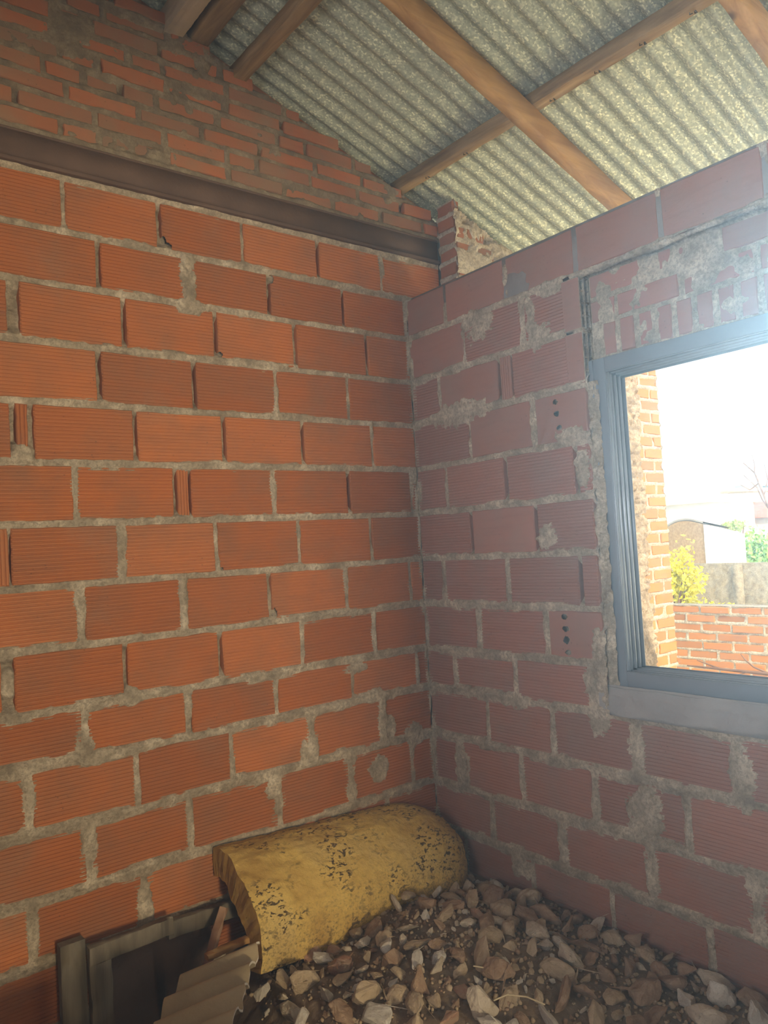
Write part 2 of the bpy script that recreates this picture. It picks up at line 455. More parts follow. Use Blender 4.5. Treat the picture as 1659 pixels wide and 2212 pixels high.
# gable
gh = []; gb = [(2.845, .014, .002)]
z = 2.85; k = 0
while z < 3.72:
    z1 = z + .066 + .004 * math.sin(k * 2.3)
    hi = min(.222, (ROOF0 - .035 - z1) / SL + .02 * math.sin(k * 5.1))
    if hi < GAB_LO + .1: break
    off = (.128 if k % 2 else 0.) + .03 * math.sin(k * 3.7)
    es = [GAB_LO]; u = GAB_LO + .1 + off
    while u < hi - .07:
        es.append(u); u += random.choice([.245, .25, .255, .262, .245, .13])
    es.append(hi)
    for i in range(len(es) - 1):
        a, b = es[i], es[i + 1]
        add_block(mb, mapL, False, a + .006, b - (.006 if i < len(es) - 2 else 0), z + .0055, z1 - .0055, 's', .055, random.gauss(0, .004), 900 + k * 40 + i, rag=.0035, mat=3)
        if i:
            d = random.random() < .3
            gh.append((a, z, z1, .011, -.02 if d else random.uniform(-.003, .003), .001))
    gb.append((z1, random.uniform(.010, .014), random.uniform(-.004, .003)))
    # rough back-fill behind each course so that the gable is solid
    mb.box((GAB_LO, .05, z), (hi - .02, .2, z1), 2)
    z = z1; k += 1
V = []
for y in (.078, .2):
    for x, zz in ((GAB_LO, 2.84), (.222, 2.84), (.222, ROOF0 - SL * .222 + .004), (GAB_LO, ROOF0 - SL * GAB_LO + .004)): V.append((x, y, zz))
mb.add(V, [(0,1,2,3),(7,6,5,4),(0,4,5,1),(1,5,6,2),(2,6,7,3),(3,7,4,0)], 3)
def smearG(U, V, fine):
    s = fbm(U, V, .16, 77) * 1.0 + .25 * fine - .42
    return np.clip(s * .05, -.05, .003 + .002 * fine)
mortar_sheet(mb, mapL, False, GAB_LO, .222, 2.83, 3.7, gb, gh, 4, .0062, mask=lambda u, v: v < ROOF0 - .075 - SL * u, seed=400, smear=smearG)
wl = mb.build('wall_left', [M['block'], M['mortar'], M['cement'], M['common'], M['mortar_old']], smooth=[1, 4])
tag(wl, 'orange hollow block wall with a stepped gable of old brick above the steel beam', 'wall', kind='structure')

# ---- right wall: hollow blocks with the window opening
JU = .935                                   # jamb
RH = {
 0: [(.247,T),(.59,T),(.93,D),(1.269,T),(1.609,T)],
 1: [(-.017,T)],
 2: [(.345,T),(.665,'m')],
 3: [(.178,T),(.53,D),(.597,'n')],
 4: [(.346,T),(.69,'m')],
 5: [(.188,T),(.531,D),(.87,'d')],
 6: [(.321,D),(.67,'d')],
 7: [(.138,'m'),(.51,'m'),(.858,'d')],
 8: [(.33,'m'),(.687,'m')],
 9: [(.168,T),(.514,'m'),(.87,W_)],
 10: [(.349,T),(.682,'m'),(1.037,W_),(1.393,W_)],
 11: [(.155,T),(.512,T),(.852,'m'),(1.211,'m')],
 12: [(.338,'m'),(.692,W_),(1.065,W_),(1.413,W_)],
 13: [(.17,T),(.54,T),(.896,T),(1.257,'m'),(1.61,T)],
}
R_END = 3.45
mb = MB()
rows = []
for k in range(1, 14):
    hs = RH[k - 1] if k > 1 else RH[0]
for k in range(0, 14):
    vt = 2.527 if k == 0 else BED[k - 1]; vb = BED[k]
    if k == 0: continue
    hs = list(RH[k - 1]) if k - 1 != 1 else list(RH[1])
    if k == 1: hs = list(RH[0])
    elif k == 2: hs = list(RH[2])
    hi = R_END
    if 2 <= k <= 9: hi = JU - (.0 if k > 3 else .065)
    rows.append([k, vt, vb, hs, .001, hi])
# course bookkeeping: course k lies between BED[k-1] and BED[k]
names = {1: RH[0], 2: RH[2], 3: RH[3], 4: RH[4], 5: RH[5], 6: RH[6], 7: RH[7], 8: RH[8], 9: RH[9], 10: RH[10], 11: RH[11], 12: RH[12], 13: RH[13]}
for r in rows:
    r[3] = sorted(names[r[0]])
    last = r[3][-1][0]
    while last + .347 < r[5] - .06:
        last += .347; r[3] = r[3] + [(last, T)]
def block_wall_r():
    out = []
    holes = {(4, .69): [(.80 + .004 * j, 1.912 - .043 * j, .012, .010) for j in (0, 1)] + [(.81, 1.815, .012, .010)],
             (8, .687): [(.775, 1.126, .013, .0115), (.778, 1.082, .015, .0105), (.777, 1.040, .0155, .0135), (.782, .995, .014, .0095)]}
    for (k, vt, vb, hs, lo, hi) in rows:
        lower = k >= 9
        ed = [(lo, 'e')] + [h for h in hs if lo + .01 < h[0] < hi - .01] + [(hi, 'e')]
        for i in range(len(ed) - 1):
            (a, ta), (b, tb) = ed[i], ed[i + 1]
            ga = head_spec(ta, lower)[3] if ta != 'e' else 0.
            gb_ = head_spec(tb, lower)[3] if tb != 'e' else 0.
            st = 'v' if (b - a < .09 and tb != 'e' and ta != 'e') else 'h'
            if k == 1 or (k, i) in ((2, 0), (3, 1), (4, 1), (6, 1)): st = 's'
            hl = next((h for (kk, uu), h in holes.items() if kk == k and abs(uu - a) < .01), ())
            if hl: st = 's'
            add_block(mb, mapR, False, a + ga, b - gb_, vb + .0085, vt - .0085, st, .055, 0, 3000 + k * 31 + i, holes=hl)
        for (u, t) in ed[1:-1]:
            hw, lv, rg, g = head_spec(t, lower)
            if t == 'd': lv += .012 * float(vn(u * 50, k, 1., 9))
            out.append((u, vb, vt, hw, lv, rg))
    return out
hR = block_wall_r() + [(.004, -.2, 2.522, .014, -.001, .0)]
bedsR = []
for i, zb in enumerate(BED[1:14], 1):
    low = max(0, min(1, (1.3 - zb) / .5))
    bedsR.append((zb, (.0115 if i == 1 else .0165) + .006 * low, (-.003 if i == 1 else .001) + .002 * low))
def smearR(U, V, fine):
    H = np.full(U.shape, -.05)
    for (a, b, ru, rv, h) in [(.74, 2.175, .05, .05, .003), (.79, 2.335, .06, .028, .003), (.42, 2.30, .09, .06, .002), (.705, 2.26, .02, .09, .004), (.30, 1.96, .16, .05, .003),
                              (.72, 1.42, .045, .045, .006), (.86, 1.78, .07, .03, .004), (.90, 1.66, .03, .07, .003), (.925, .90, .05, .06, .006), (.92, 1.0, .03, .1, .005), (.90, .80, .05, .09, .004),
                              (.13, .79, .05, .03, -.004), (.5, .79, .1, .03, .004), (.18, .48, .04, .1, .003), (.48, .16, .05, .06, .003), (1.05, .47, .06, .09, .004), (1.4, .66, .05, .1, .004)]:
        s = 1 - np.sqrt(((U - a) / ru) ** 2 + ((V - b) / rv) ** 2) + .5 * fine
        H = np.maximum(H, np.clip(s * .05, -.05, h + .003 * fine))
    return H
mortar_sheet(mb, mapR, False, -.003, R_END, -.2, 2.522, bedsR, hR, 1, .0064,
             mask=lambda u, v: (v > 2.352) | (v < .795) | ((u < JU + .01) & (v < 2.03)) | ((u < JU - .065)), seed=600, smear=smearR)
# hollow block ends looking into the window recess: webs of the cells
for (v0, v1) in ((2.155, 2.336), (1.958, 2.139)):
    for w in (-.0028, -.029, -.054):
        mb.box((-w - .0027, -.938, v0), (-w + .0027, -.862, v1), 0 if w > -.01 else 1)
        mb.box((-w - .0029, -.9395, v0), (-w + .0029, -.9375, v1), 1)
    for j in range(5):
        vv = v0 + (v1 - v0) * j / 4
        mb.box((.0002, -.9388, vv - .0032), (.0568, -.862, vv + .0032), 1)
mb.box((.0005, -.937, 2.139), (.055, -.90, 2.155), 1)
mb.box((.006, -.868, 1.955), (.056, -.862, 2.34), 3)  # near-black plate added, painting the shade inside the hollow cells
# solid core behind the faces, around the opening
OW1 = 3.2                                  # far side of the opening
mb.box((.0565, -.888, -.25), (.145, .0, 2.5265), 2)
mb.box((.056, -R_END, 2.36), (.145, -.888, 2.5265), 2)
mb.box((.056, -R_END, -.25), (.145, -.888, .80), 2)
mb.box((.0, -R_END, .8), (.145, -OW1, 2.36), 0)
mb.box((.004, -R_END, 2.36), (.056, -.03, 2.5235), 2)
# infill above the window: two flat courses and one of soldiers, set back
for j, (va, vb_) in enumerate(((2.262, 2.345), (2.172, 2.252))):
    u = JU + .004 + (.11 * j)
    if j: add_block(mb, mapR, False, JU + .002, u - .006, va, vb_, 's', .05, -.058, 5600 + j, mat=0)
    i = 0
    while u < OW1:
        add_block(mb, mapR, False, u, min(u + .235, OW1), va, vb_, 's', .05, -.058, 5000 + 50 * j + i, mat=0); u += .25; i += 1
u = JU + .05; i = 0
while u < OW1:
    add_block(mb, mapR, False, u, u + .056, 2.045, 2.162, 's', .05, -.056, 5200 + i, mat=0); u += .071; i += 1
U, V = np.meshgrid(np.linspace(JU - .01, OW1, 420), np.linspace(2.03, 2.356, 60), indexing='ij')
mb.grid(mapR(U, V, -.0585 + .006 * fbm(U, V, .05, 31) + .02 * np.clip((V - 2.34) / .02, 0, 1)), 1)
# mortar bead under the top course
U, V = np.meshgrid(np.linspace(.9, R_END, 420), np.linspace(0, 1, 9), indexing='ij')
ang = V * math.pi
rb = .010 + .004 * vn(U, 0 * U, .09, 41) + .002 * vn(U, V, .02, 42)
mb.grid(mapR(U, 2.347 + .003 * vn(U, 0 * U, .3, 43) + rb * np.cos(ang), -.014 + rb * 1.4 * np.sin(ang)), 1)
# rough cement filling between the blocks and the frame, and the sill bed
U, V = np.meshgrid(np.linspace(JU - .02, .972, 14), np.linspace(.8, 1.96, 240), indexing='ij')
mb.grid(mapR(U, V, -.012 + .008 * fbm(U, V, .05, 51) + .007 * vn(U, V, .015, 52) - .5 * np.clip(U - .945 + .01 * vn(U, V, .08, 55), 0, 1)), 1)
U, V = np.meshgrid(np.linspace(JU - .03, OW1, 380), np.linspace(.780, .895, 24), indexing='ij')
mb.grid(mapR(U, V, .004 + .006 * fbm(U, V, .07, 53) - .7 * np.clip(.80 + .012 * vn(U, V * 0, .1, 57) - V, 0, 1) - .35 * np.clip(V - .86, 0, 1) + .0015 * vn(U, V, .012, 54)), 2)
U, V = np.meshgrid(np.linspace(JU - .03, OW1, 200), np.linspace(0, 1, 6), indexing='ij')
mb.grid(np.stack(np.broadcast_arrays(-.0 + .15 * V, -U, .889 + .004 * fbm(U, V, .06, 61)), -1), 2)
M['block_veiled'] = mat_block('veiled_block', (.37, .165, .105), (.315, .15, .098), (.39, .18, .115), dirt=(.24, .2, .16), dirtamt=.5)  # greyer copy of the block colour, with the veil of glare painted in
wr = mb.build('wall_right', [M['block_veiled'], M['mortar'], M['cement'], M['nail_cell_shade']], smooth=[1, 2])
tag(wr, 'red hollow block wall pierced by the window, open above to the roof', 'wall', kind='structure')

# ---- window frame
win = empty('window_1', (.05, -2.1, .89)); tag(win, 'dark grey metal window frame with stepped tracks, standing open', 'window', kind='structure')
def rel(o, parent):
    o.parent = parent; o.matrix_parent_inverse = Matrix.Translation(-Vector(parent.location)); return o
FY0, FY1, FZ0, FZ1 = -.942, -3.16, .889, 2.036
def frame_bar(name, a, b, m='aluminium'):
    q = MB(); q.box(a, b); o = q.build(name, M[m]); 
    bv = o.modifiers.new('bevel', 'BEVEL'); bv.width = .002; bv.segments = 2
    return rel(o, win)
fw = .058
frame_bar('frame_jamb', (.03, FY0 - fw, FZ0), (.12, FY0, FZ1))
frame_bar('frame_jamb', (.03, FY1, FZ0), (.12, FY1 + fw, FZ1))
frame_bar('frame_head', (.03, FY1 + fw, FZ1 - .05), (.12, FY0 - fw, FZ1))
frame_bar('frame_sill', (.03, FY1 + fw, FZ0), (.12, FY0 - fw, FZ0 + .052))
# outer lip, a step proud of the frame
frame_bar('frame_lip', (.0235, FY0 - .012, FZ0 + .002), (.034, FY0 + .004, FZ1 - .002))
# stepped rails: thin upright fins on every side, getting deeper towards outside
for i, (x, d) in enumerate(((.032, .004), (.05, .011), (.068, .017), (.086, .021), (.106, .026))):
    q = MB(); yy0 = FY0 - fw; yy1 = FY1 + fw; z0 = FZ0 + .052; z1 = FZ1 - .05; t = .0032
    q.box((x, yy0 - d, z0), (x + t, yy0, z1)); q.box((x, yy1, z0), (x + t, yy1 + d, z1))
    q.box((x, yy1, z1 - d * .8), (x + t, yy0, z1)); q.box((x, yy1, z0), (x + t, yy0, z0 + d * .5))
    rel(q.build('track_rail', M['track'] if i < 4 else M['aluminium']), win)
o = frame_bar('track_web', (.0353, FY0 - fw - .006, FZ0 + .052), (.119, FY0 - fw, FZ1 - .05))

# ------------------------------------------------------------------ steel beam
bm_ = empty('steel_beam', (-1.05, -.01, 2.72)); tag(bm_, 'rusty brown steel beam lying along the top of the orange block wall', 'beam')
q = MB(); q.box((GAB_LO, -.004, 2.736), (.208, .05, 2.832)); web = rel(q.build('web', M['rust']), bm_)
for nm, z0, z1, y in (('bottom_flange', 2.722, 2.737, -.021), ('top_flange', 2.829, 2.838, -.009)):
    q = MB(); q.box((GAB_LO, y, z0), (.2085, .05, z1)); o = q.build(nm, M['rust']); b = o.modifiers.new('b', 'BEVEL'); b.width = .004; b.segments = 2; rel(o, bm_)

# ------------------------------------------------------------------ brick pier and outside wall
def brick_face(mb, fmap, flip, u0, u1, v0, v1, bl=.25, bh=.07, seed=0, mat=0, mort=1, w0=0., level=-.002, res=.009, rag=.004, coarse=True, depth=.04, smear=None, top=None):
    beds = []; heads = []; z = v0; k = 0
    while z < v1 - .02:
        z1 = min(z + bh, v1); beds.append((z1, .009, level))
        u = u0 - (bl / 2 if k % 2 else 0); i = 0
        while u < u1 - .01:
            a = max(u, u0); b = min(u + bl, u1)
            if top is None or z1 < top((a + b) / 2):
                if b - a > .03: add_block(mb, fmap, flip, a + .005, b - .005, z + .005, z1 - .005, 's', depth, w0 + random.gauss(0, .003), seed + k * 50 + i, rag=rag, mat=mat, coarse=coarse)
                if a > u0: heads.append((a, z, z1, .009, level, .0))
            u += bl; i += 1
        z = z1; k += 1
    f2 = (lambda u, v, w: fmap(u, v, w + w0))
    mortar_sheet(mb, f2, flip, u0, u1, v0, v1, beds, heads, mort, res, seed=seed + 7, base=-.03, smear=smear, mask=(lambda u, v: v < top(u)) if top else None)
PX0, PX1 = .216, .592
pier = MB()
ptop = lambda u: ROOF0 - .06 - SL * u
def smearP(U, V, fine): return np.clip((fbm(U, V, .07, 5) + .4 * fine + .12) * .05, -.03, .006 + .005 * fine)  # mortar splatter, spread wider and paler to paint in the pier's lit face
brick_face(pier, lambda u, v, w: np.stack(np.broadcast_arrays(u, -.122 - w, v), -1), False, PX0, PX1, 0., 3.02, .13, .072, 7000, 0, 1, 0, -.003, .007, .005, smear=smearP, top=ptop)
brick_face(pier, lambda u, v, w: np.stack(np.broadcast_arrays(PX0 - w, -u, v), -1), False, -.0, .12, 2.5, 3.0, .24, .072, 7600, 0, 1, 0, -.003, .009, .004)
P = np.array([(PX0+.03,-.10,-.1),(PX1,-.10,-.1),(PX1,.2,-.1),(PX0+.03,.2,-.1),(PX0+.03,-.10,ptop(PX0)-.005),(PX1,-.10,ptop(PX1)-.005),(PX1,.2,ptop(PX1)-.005),(PX0+.03,.2,ptop(PX0)-.005)])
pier.add(P, [(0,3,2,1),(4,5,6,7),(0,1,5,4),(1,2,6,5),(2,3,7,6),(3,0,4,7)], 2)
tag(pier.build('brick_pier', [M['common'], M['sunmortar'], M['cement']], smooth=[1]), 'short rough brick pier rising between the beam end and the roof sheets', 'pier', kind='structure')

ow = MB()
f = lambda u, v, w: np.stack(np.broadcast_arrays(u, -w, v), -1)
U, V = np.meshgrid(np.linspace(.60, 1.76, 190), np.linspace(-.1, 2.62, 330), indexing='ij')
edge = 1.72 + .02 * vn(0 * U, V, .06, 91) + .012 * vn(0 * U, V, .2, 92)
crs = np.abs(((V / .072) % 1) - .5)
Hh = .010 + .012 * fbm(U, V, .03, 93) + .008 * vn(U, V, .011, 95) + .006 * (crs < .38) - .4 * np.clip(U - edge, 0, .1)
zt = np.minimum(V, ROOF0 - .07 - SL * U)
ow.grid(np.stack([U, -Hh, np.where(U < 1.05, zt, V)], -1), 0)
brick_face(ow, f, False, 1.68, 1.975, -.1, 2.62, .2, .072, 8000, 1, 2, 0., .001, .009, .004)
brick_face(ow, lambda u, v, w: np.stack(np.broadcast_arrays(1.975 + w, u, v), -1), True, 0, .2, -.1, 2.62, .2, .072, 8600, 1, 2)
ow.box((.62, .012, -.1), (1.05, .2, 2.62), 2); ow.box((1.05, .012, -.1), (1.965, .2, 2.62), 2)
tag(ow.build('wall_outside', [M['rough'], M['sunbrick'], M['sunmortar']], smooth=[0, 2]), 'tall brick wall end outside, seen through the left edge of the window', 'wall', kind='structure')

# ------------------------------------------------------------------ roof
def roof_sheet(y_hi, y_lo, x0, x1, dz, label, lap=0.):
    q = MB()
    ny = int(abs(y_hi - y_lo) / .0055); nx = 12
    Y, X = np.meshgrid(np.linspace(y_hi, y_lo, ny), np.linspace(x0, x1, nx), indexing='ij')
    Z = ROOF0 + .0125 - SL * X + .0120 * np.cos(2 * math.pi * (Y + .335) / .0762) + dz + .002 * vn(X, Y, .5, 3)
    q.grid(np.stack([X, Y, Z], -1), 0, flip=True); q.grid(np.stack([X, Y, Z + .0012], -1), 0)
    for ring in (Y[0], Y[-1]):
        pass
    o = q.build('roofing_sheet', M['galv'], smooth=True)
    return tag(o, label, 'roofing sheet', 'corrugated roofing sheets')
XE = .80
roof_sheet(.13, -.335, -2.6, XE, .0, 'galvanised corrugated roofing sheet running down beside the brick gable')
roof_sheet(-.318, -1.240, -2.6, XE, .002, 'galvanised corrugated roofing sheet crossed by the long rafter in mid-roof')
roof_sheet(-1.223, -2.14, -2.6, XE, .0, 'galvanised corrugated roofing sheet meeting the top right corner')
for a, b in ((-2.12, -3.04), (-3.02, -3.94)):
    o = roof_sheet(a, b, -2.6, XE, .002, 'corrugated roof over the near part of the room'); o.name = 'ceiling_near'; o['kind'] = 'structure'; o['category'] = 'ceiling'; del o['group']
sn = math.sqrt(1 + SL * SL); upv = np.array((SL, 0, 1)) / sn; dn = np.array((1, 0, -SL)) / sn
def purlin(x, w, h, zbot, label, m='purlin', y0=.06, y1=-3.5, nails=(), seed=1):
    q = MB()
    q.beam((x, y0, zbot + h / 2), (x, y1, zbot + h / 2), (1, 0, 0), (0, 0, 1), w, h, nseg=60, jit=.0009, seed=seed)
    o = q.build('purlin', M[m]); tag(o, label, 'purlin', 'purlins under the roof sheets')
    for (yy, t) in nails:
        n = MB()
        pts = [(x + .01, yy, zbot + .004), (x + .012, yy, zbot - .006), (x + .004, yy - .012, zbot - .014), (x - .008, yy - .012, zbot - .012)]
        n.tube(pts, .0018)
        n.tube([(x + .004, yy + .012, zbot + .003), (x + .002, yy + .012, zbot - .008), (x - .002, yy, zbot - .012)], .0016)
        a = n.build('bent_nail', M['nail_cell_shade'], o)
    return o
purlin(.027, .054, .050, 3.040, 'wooden purlin crossing behind the long rafter, with bent nails along it', nails=[(-.16, 0), (-.40, 0), (-.86, 0), (-1.06, 0), (-1.24, 0), (-1.42, 0)], seed=2)
purlin(-.79, .054, .058, 3.284, 'knotty wooden purlin ending on the gable top, second up the slope', seed=3)
purlin(-.953, .075, .085, 3.375, 'brown wooden purlin at the upper frame edge, beyond the knotty one', 'purlin', seed=4)
purlin(-1.06, .07, .10, 3.365, 'pale wooden batten beside the brown purlin at the upper frame edge', 'palewood', .06, -.5, seed=5)
def rafter(y, label, seed):
    q = MB(); h = .080; w = .052
    p = np.array((-2.5, y, 3.04 + SL * 2.5 - .052)); e = np.array((.74, y, 3.04 - SL * .74 - .052))
    q.beam(p + upv * 0.0, e, (0, 1, 0), upv, w, h, nseg=70, jit=.0010, seed=seed)
    return tag(q.build('rafter', M['rafter']), label, 'rafter', 'rafters under the purlins')
rafter(-.770, 'orange-brown wooden rafter running down the middle of the roof onto the right wall', 8)
rafter(-1.566, 'orange-brown wooden rafter cut by the top right corner of the view', 9)

# ------------------------------------------------------------------ floor and hidden sides of the room
q = MB(); q.box((-3.6, -3.6, -.35), (.0, .0, -.2)); tag(q.build('floor', M['cement']), 'bare concrete floor under the rubble', 'floor', kind='structure')
q = MB(); q.box((-3.75, -3.6, -.35), (-3.6, .2, 3.9)); tag(q.build('wall_west', M['block']), 'block wall on the near left side', 'wall', kind='structure')
q = MB()
rt = lambda x: ROOF0 - SL * x + .004
def slab_y(q, x0, x1, z0, z1a=None, z1b=None):
    a = rt(x0) if z1a is None else z1a; b = rt(x1) if z1b is None else z1b
    V = [(x0,-3.75,z0),(x1,-3.75,z0),(x1,-3.6,z0),(x0,-3.6,z0),(x0,-3.75,a),(x1,-3.75,b),(x1,-3.6,b),(x0,-3.6,a)]
    q.add(V, [(0,3,2,1),(4,5,6,7),(0,1,5,4),(1,2,6,5),(2,3,7,6),(3,0,4,7)])
slab_y(q, -3.6, -2.6, -.35, 4.0, None); slab_y(q, -2.6, -1.4, 2.06); slab_y(q, -1.4, .15, -.35)
tag(q.build('wall_south', M['block']), 'block wall behind the viewer with a doorway', 'wall', kind='structure')
q = MB(); q.box((-3.6, .055, -.35), (GAB_LO, .2, 3.9)); tag(q.build('wall_left_end', M['block']), 'far end of the long block wall', 'wall', kind='structure')
q = MB()
V = [(-3.8, -3.9, 4.06), (-2.6, -3.9, ROOF0 + SL * 2.6 + .03), (-2.6, .2, ROOF0 + SL * 2.6 + .03), (-3.8, .2, 4.06)]
V2 = [(a, b, c + .02) for a, b, c in V]
q.add(V + V2, [(0,1,2,3),(7,6,5,4),(0,4,5,1),(1,5,6,2),(2,6,7,3),(3,7,4,0)])
tag(q.build('ceiling_west', M['galv']), 'upper end of the corrugated roof', 'ceiling', kind='structure')

q = MB(); q.box((-3.7, -6.3, 2.2), (-.3, -3.76, 2.3)); q.box((-3.7, -6.3, -.35), (-3.6, -6.2, 2.2)); q.box((-.4, -6.3, -.35), (-.3, -6.2, 2.2))  # unseen slab and posts added to keep direct sun out of the doorway
tag(q.build('added_sunshade', M['cement']), 'concrete porch roof added unseen to keep sun out of the doorway', 'sunshade', kind='structure')
for i, (x, y) in enumerate(((-2.42, -1.40), (-2.05, -1.41), (-1.68, -1.39))):  # unseen stack added to cast the shade at the lower left
    for k in range(3):
        q = MB(); z0 = -.2 + .195 * k
        add_block(q, lambda u, v, w: np.stack(np.broadcast_arrays(u, y - w, v), -1), False, x + .003, x + .33, z0, z0 + .19, 'h', .16, 0, 9900 + 5 * i + k)
        q.box((x + .006, y + .15, z0 + .003), (x + .327, y + .158, z0 + .187))
        tag(q.build('shade_block', M['block']), 'orange hollow block added out of view to shade the lower left', 'block', 'hollow blocks added for shade')

# ------------------------------------------------------------------ yellow half shell
def heap(x, y):
    h = .025 + .10 * np.exp(-(((x + .62) / .42) ** 2 + ((y + .72) / .42) ** 2)) + .05 * np.exp(-(((x + .45) / .25) ** 2 + ((y + .42) / .25) ** 2))
    h = h + .03 * np.exp(-(((x + .15) / .3) ** 2 + ((y + .9) / .6) ** 2))
    h = h - .16 * np.clip((-1.02 - x) / .2, 0, 1) - .05 * np.clip((-.30 - y) * 0, 0, 1)
    return h + .012 * fbm(x, y, .2, 71) + .006 * fbm(x, y, .06, 72)
sh = empty('half_pipe_shell', (-.6, -.2, .1)); tag(sh, 'yellow half-pipe shell lying on the rubble along the foot of the walls', 'half-pipe')
outer = [(-.012, .385), (-.06, .392), (-.115, .385), (-.17, .368), (-.223, .335), (-.268, .30), (-.300, .255), (-.322, .205), (-.332, .155), (-.334, .11), (-.330, .07)]
inner = [(-.012, .285), (-.05, .292), (-.09, .28), (-.13, .257), (-.165, .228), (-.195, .195), (-.217, .165), (-.235, .13), (-.247, .10), (-.256, .08), (-.262, .055)]
outer = np.array(outer); inner = np.array(inner)
def resample(a, n):
    d = np.concatenate([[0], np.cumsum(np.linalg.norm(np.diff(a, axis=0), axis=1))]); t = np.linspace(0, d[-1], n)
    return np.stack([np.interp(t, d, a[:, 0]), np.interp(t, d, a[:, 1])], -1)
nS, nX = 60, 110
oc = resample(outer, nS); ic = resample(inner, nS)
xs = np.linspace(0, 1, nX)
def shell_pt(c, t, isout):
    X = -1.075 + .975 * t
    shr = np.where(t > .80, 1 - .30 * ((t - .80) / .20) ** 2.2, 1.)
    mid = np.array((-.15, .17))
    Y = (mid[0] + (c[:, 0] - mid[0]) * shr) + .0 * t
    Z = (mid[1] + (c[:, 1] - mid[1]) * shr) - .045 * t + .012 * (1 - t)
    return X, Y, Z
PO = np.zeros((nX, nS, 3)); PI_ = np.zeros((nX, nS, 3))
s_ = np.arange(nS)
for i, t in enumerate(xs):
    for c, P in ((oc, PO), (ic, PI_)):
        X, Y, Z = shell_pt(c, t, True)
        endn = (.016 * vn(s_ * .01, 0 * s_, .16, 81) + .005 * vn(s_ * .01, 0 * s_, .045, 82)) * (1 - t) ** 3 - (.02 * vn(s_ * .01, 0 * s_, .15, 83)) * t * t
        b = .006 * fbm(s_ * .008 + X * 0, X + 0 * s_, .11, 84) + .0025 * vn(s_ * .012, X + 0 * s_, .02, 85)
        P[i, :, 0] = X + endn; P[i, :, 1] = Y - b; P[i, :, 2] = Z + b
q = MB(); q.grid(PO, 0)
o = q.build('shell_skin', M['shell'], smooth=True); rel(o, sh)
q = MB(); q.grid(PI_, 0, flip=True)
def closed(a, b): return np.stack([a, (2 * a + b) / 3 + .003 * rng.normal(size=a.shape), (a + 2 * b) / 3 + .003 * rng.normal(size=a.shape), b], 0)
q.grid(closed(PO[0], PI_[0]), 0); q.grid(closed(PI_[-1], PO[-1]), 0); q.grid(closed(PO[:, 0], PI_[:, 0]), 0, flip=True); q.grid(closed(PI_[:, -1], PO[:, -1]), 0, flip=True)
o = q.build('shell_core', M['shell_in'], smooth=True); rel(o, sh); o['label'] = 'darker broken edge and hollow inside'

# ------------------------------------------------------------------ corrugated fibre-cement piece, old frame, odds and ends
P0 = np.array((-1.09, -.365, .185)); E1 = np.array((-.93, .36, 0)); E2 = np.array((-.625, -.78, 0))
ns, nt = 80, 190
S, Tt = np.meshgrid(np.linspace(0, 1, ns), np.linspace(-.02, .72, nt), indexing='ij')
brk = .012 * vn(Tt, 0 * Tt, .05, 101) + .008 * vn(Tt, 0 * Tt, .016, 102)
lft = .05 * vn(Tt, 0 * Tt, .11, 103)
A = S * (.255 + lft) + (1 - S) * brk
Zc = .018 * np.cos(2 * math.pi * Tt / .105) - .055 * Tt - .05 * S
Pt = P0 + E1 * A[..., None] + E2 * Tt[..., None]; Pt[..., 2] += Zc + .0015 * fbm(A, Tt, .04, 104)
Pb = Pt.copy(); Pb[..., 2] -= .007
sheet = empty('fibre_cement_sheet', tuple(P0)); tag(sheet, 'broken grey corrugated roofing piece lying against the open end of the yellow shell', 'corrugated sheet')
q = MB(); q.grid(Pt, 0, flip=True); q.grid(Pb, 0); q.grid(np.stack([Pt[-1], Pb[-1]], 0), 0); q.grid(np.stack([Pt[:, 0], Pb[:, 0]], 0), 0); q.grid(np.stack([Pb[:, -1], Pt[:, -1]], 0), 0)
rel(q.build('sheet_body', M['asbestos'], smooth=True), sheet)
q = MB(); q.grid(np.stack([Pb[0], Pt[0]], 0), 0); o = rel(q.build('broken_edge', M['chip']), sheet); o['label'] = 'pale freshly broken edge'

def bar(name, p, q_, side, up, w, h, m, parent=None, seed=1):
    b = MB(); b.beam(p, q_, side, up, w, h, nseg=10, jit=.0012, seed=seed); o = b.build(name, M[m])
    if parent: rel(o, parent)
    return o
fr = empty('old_wooden_frame', (-1.5, -.07, -.2)); tag(fr, 'old grey wooden frame leaning in the dark below the open shell end', 'frame')
bar('stile', (-1.566, -.062, -.2), (-1.566, -.05, .262), (1, 0, 0), (0, 1, 0), .075, .035, 'oldwood', fr, 11)
bar('stile', (-1.495, -.10, -.2), (-1.495, -.088, .212), (1, 0, 0), (0, 1, 0), .066, .03, 'oldwood', fr, 12)
bar('rail', (-1.528, -.092, .218), (-1.255, -.080, .218), (0, 1, 0), (0, 0, 1), .03, .052, 'oldwood', fr, 13)
bar('back_panel', (-1.45, -.035, .0), (-1.10, -.035, .0), (0, 1, 0), (0, 0, 1), .012, .36, 'rust', fr, 14)
b = bar('wooden_board', (-1.262, -.055, .195), (-1.0, -.055, .185), (0, 1, 0), (0, 0, 1), .03, .055, 'oldwood', None, 15)
tag(b, 'dark board lying against the wall inside the open shell end', 'board')
b = bar('wood_offcut', (-1.20, -.20, .09), (-1.09, -.13, .235), (.3, -.9, 0), (.8, .2, -.5), .03, .012, 'st_red', None, 16)
tag(b, 'reddish slat propped up inside the open shell end', 'slat')
b = bar('wood_offcut', (-1.22, -.26, .165), (-1.06, -.23, .155), (0, 1, 0), (0, 0, 1), .03, .014, 'rafter', None, 17)
tag(b, 'orange-brown slat showing just above the corrugated piece', 'slat')

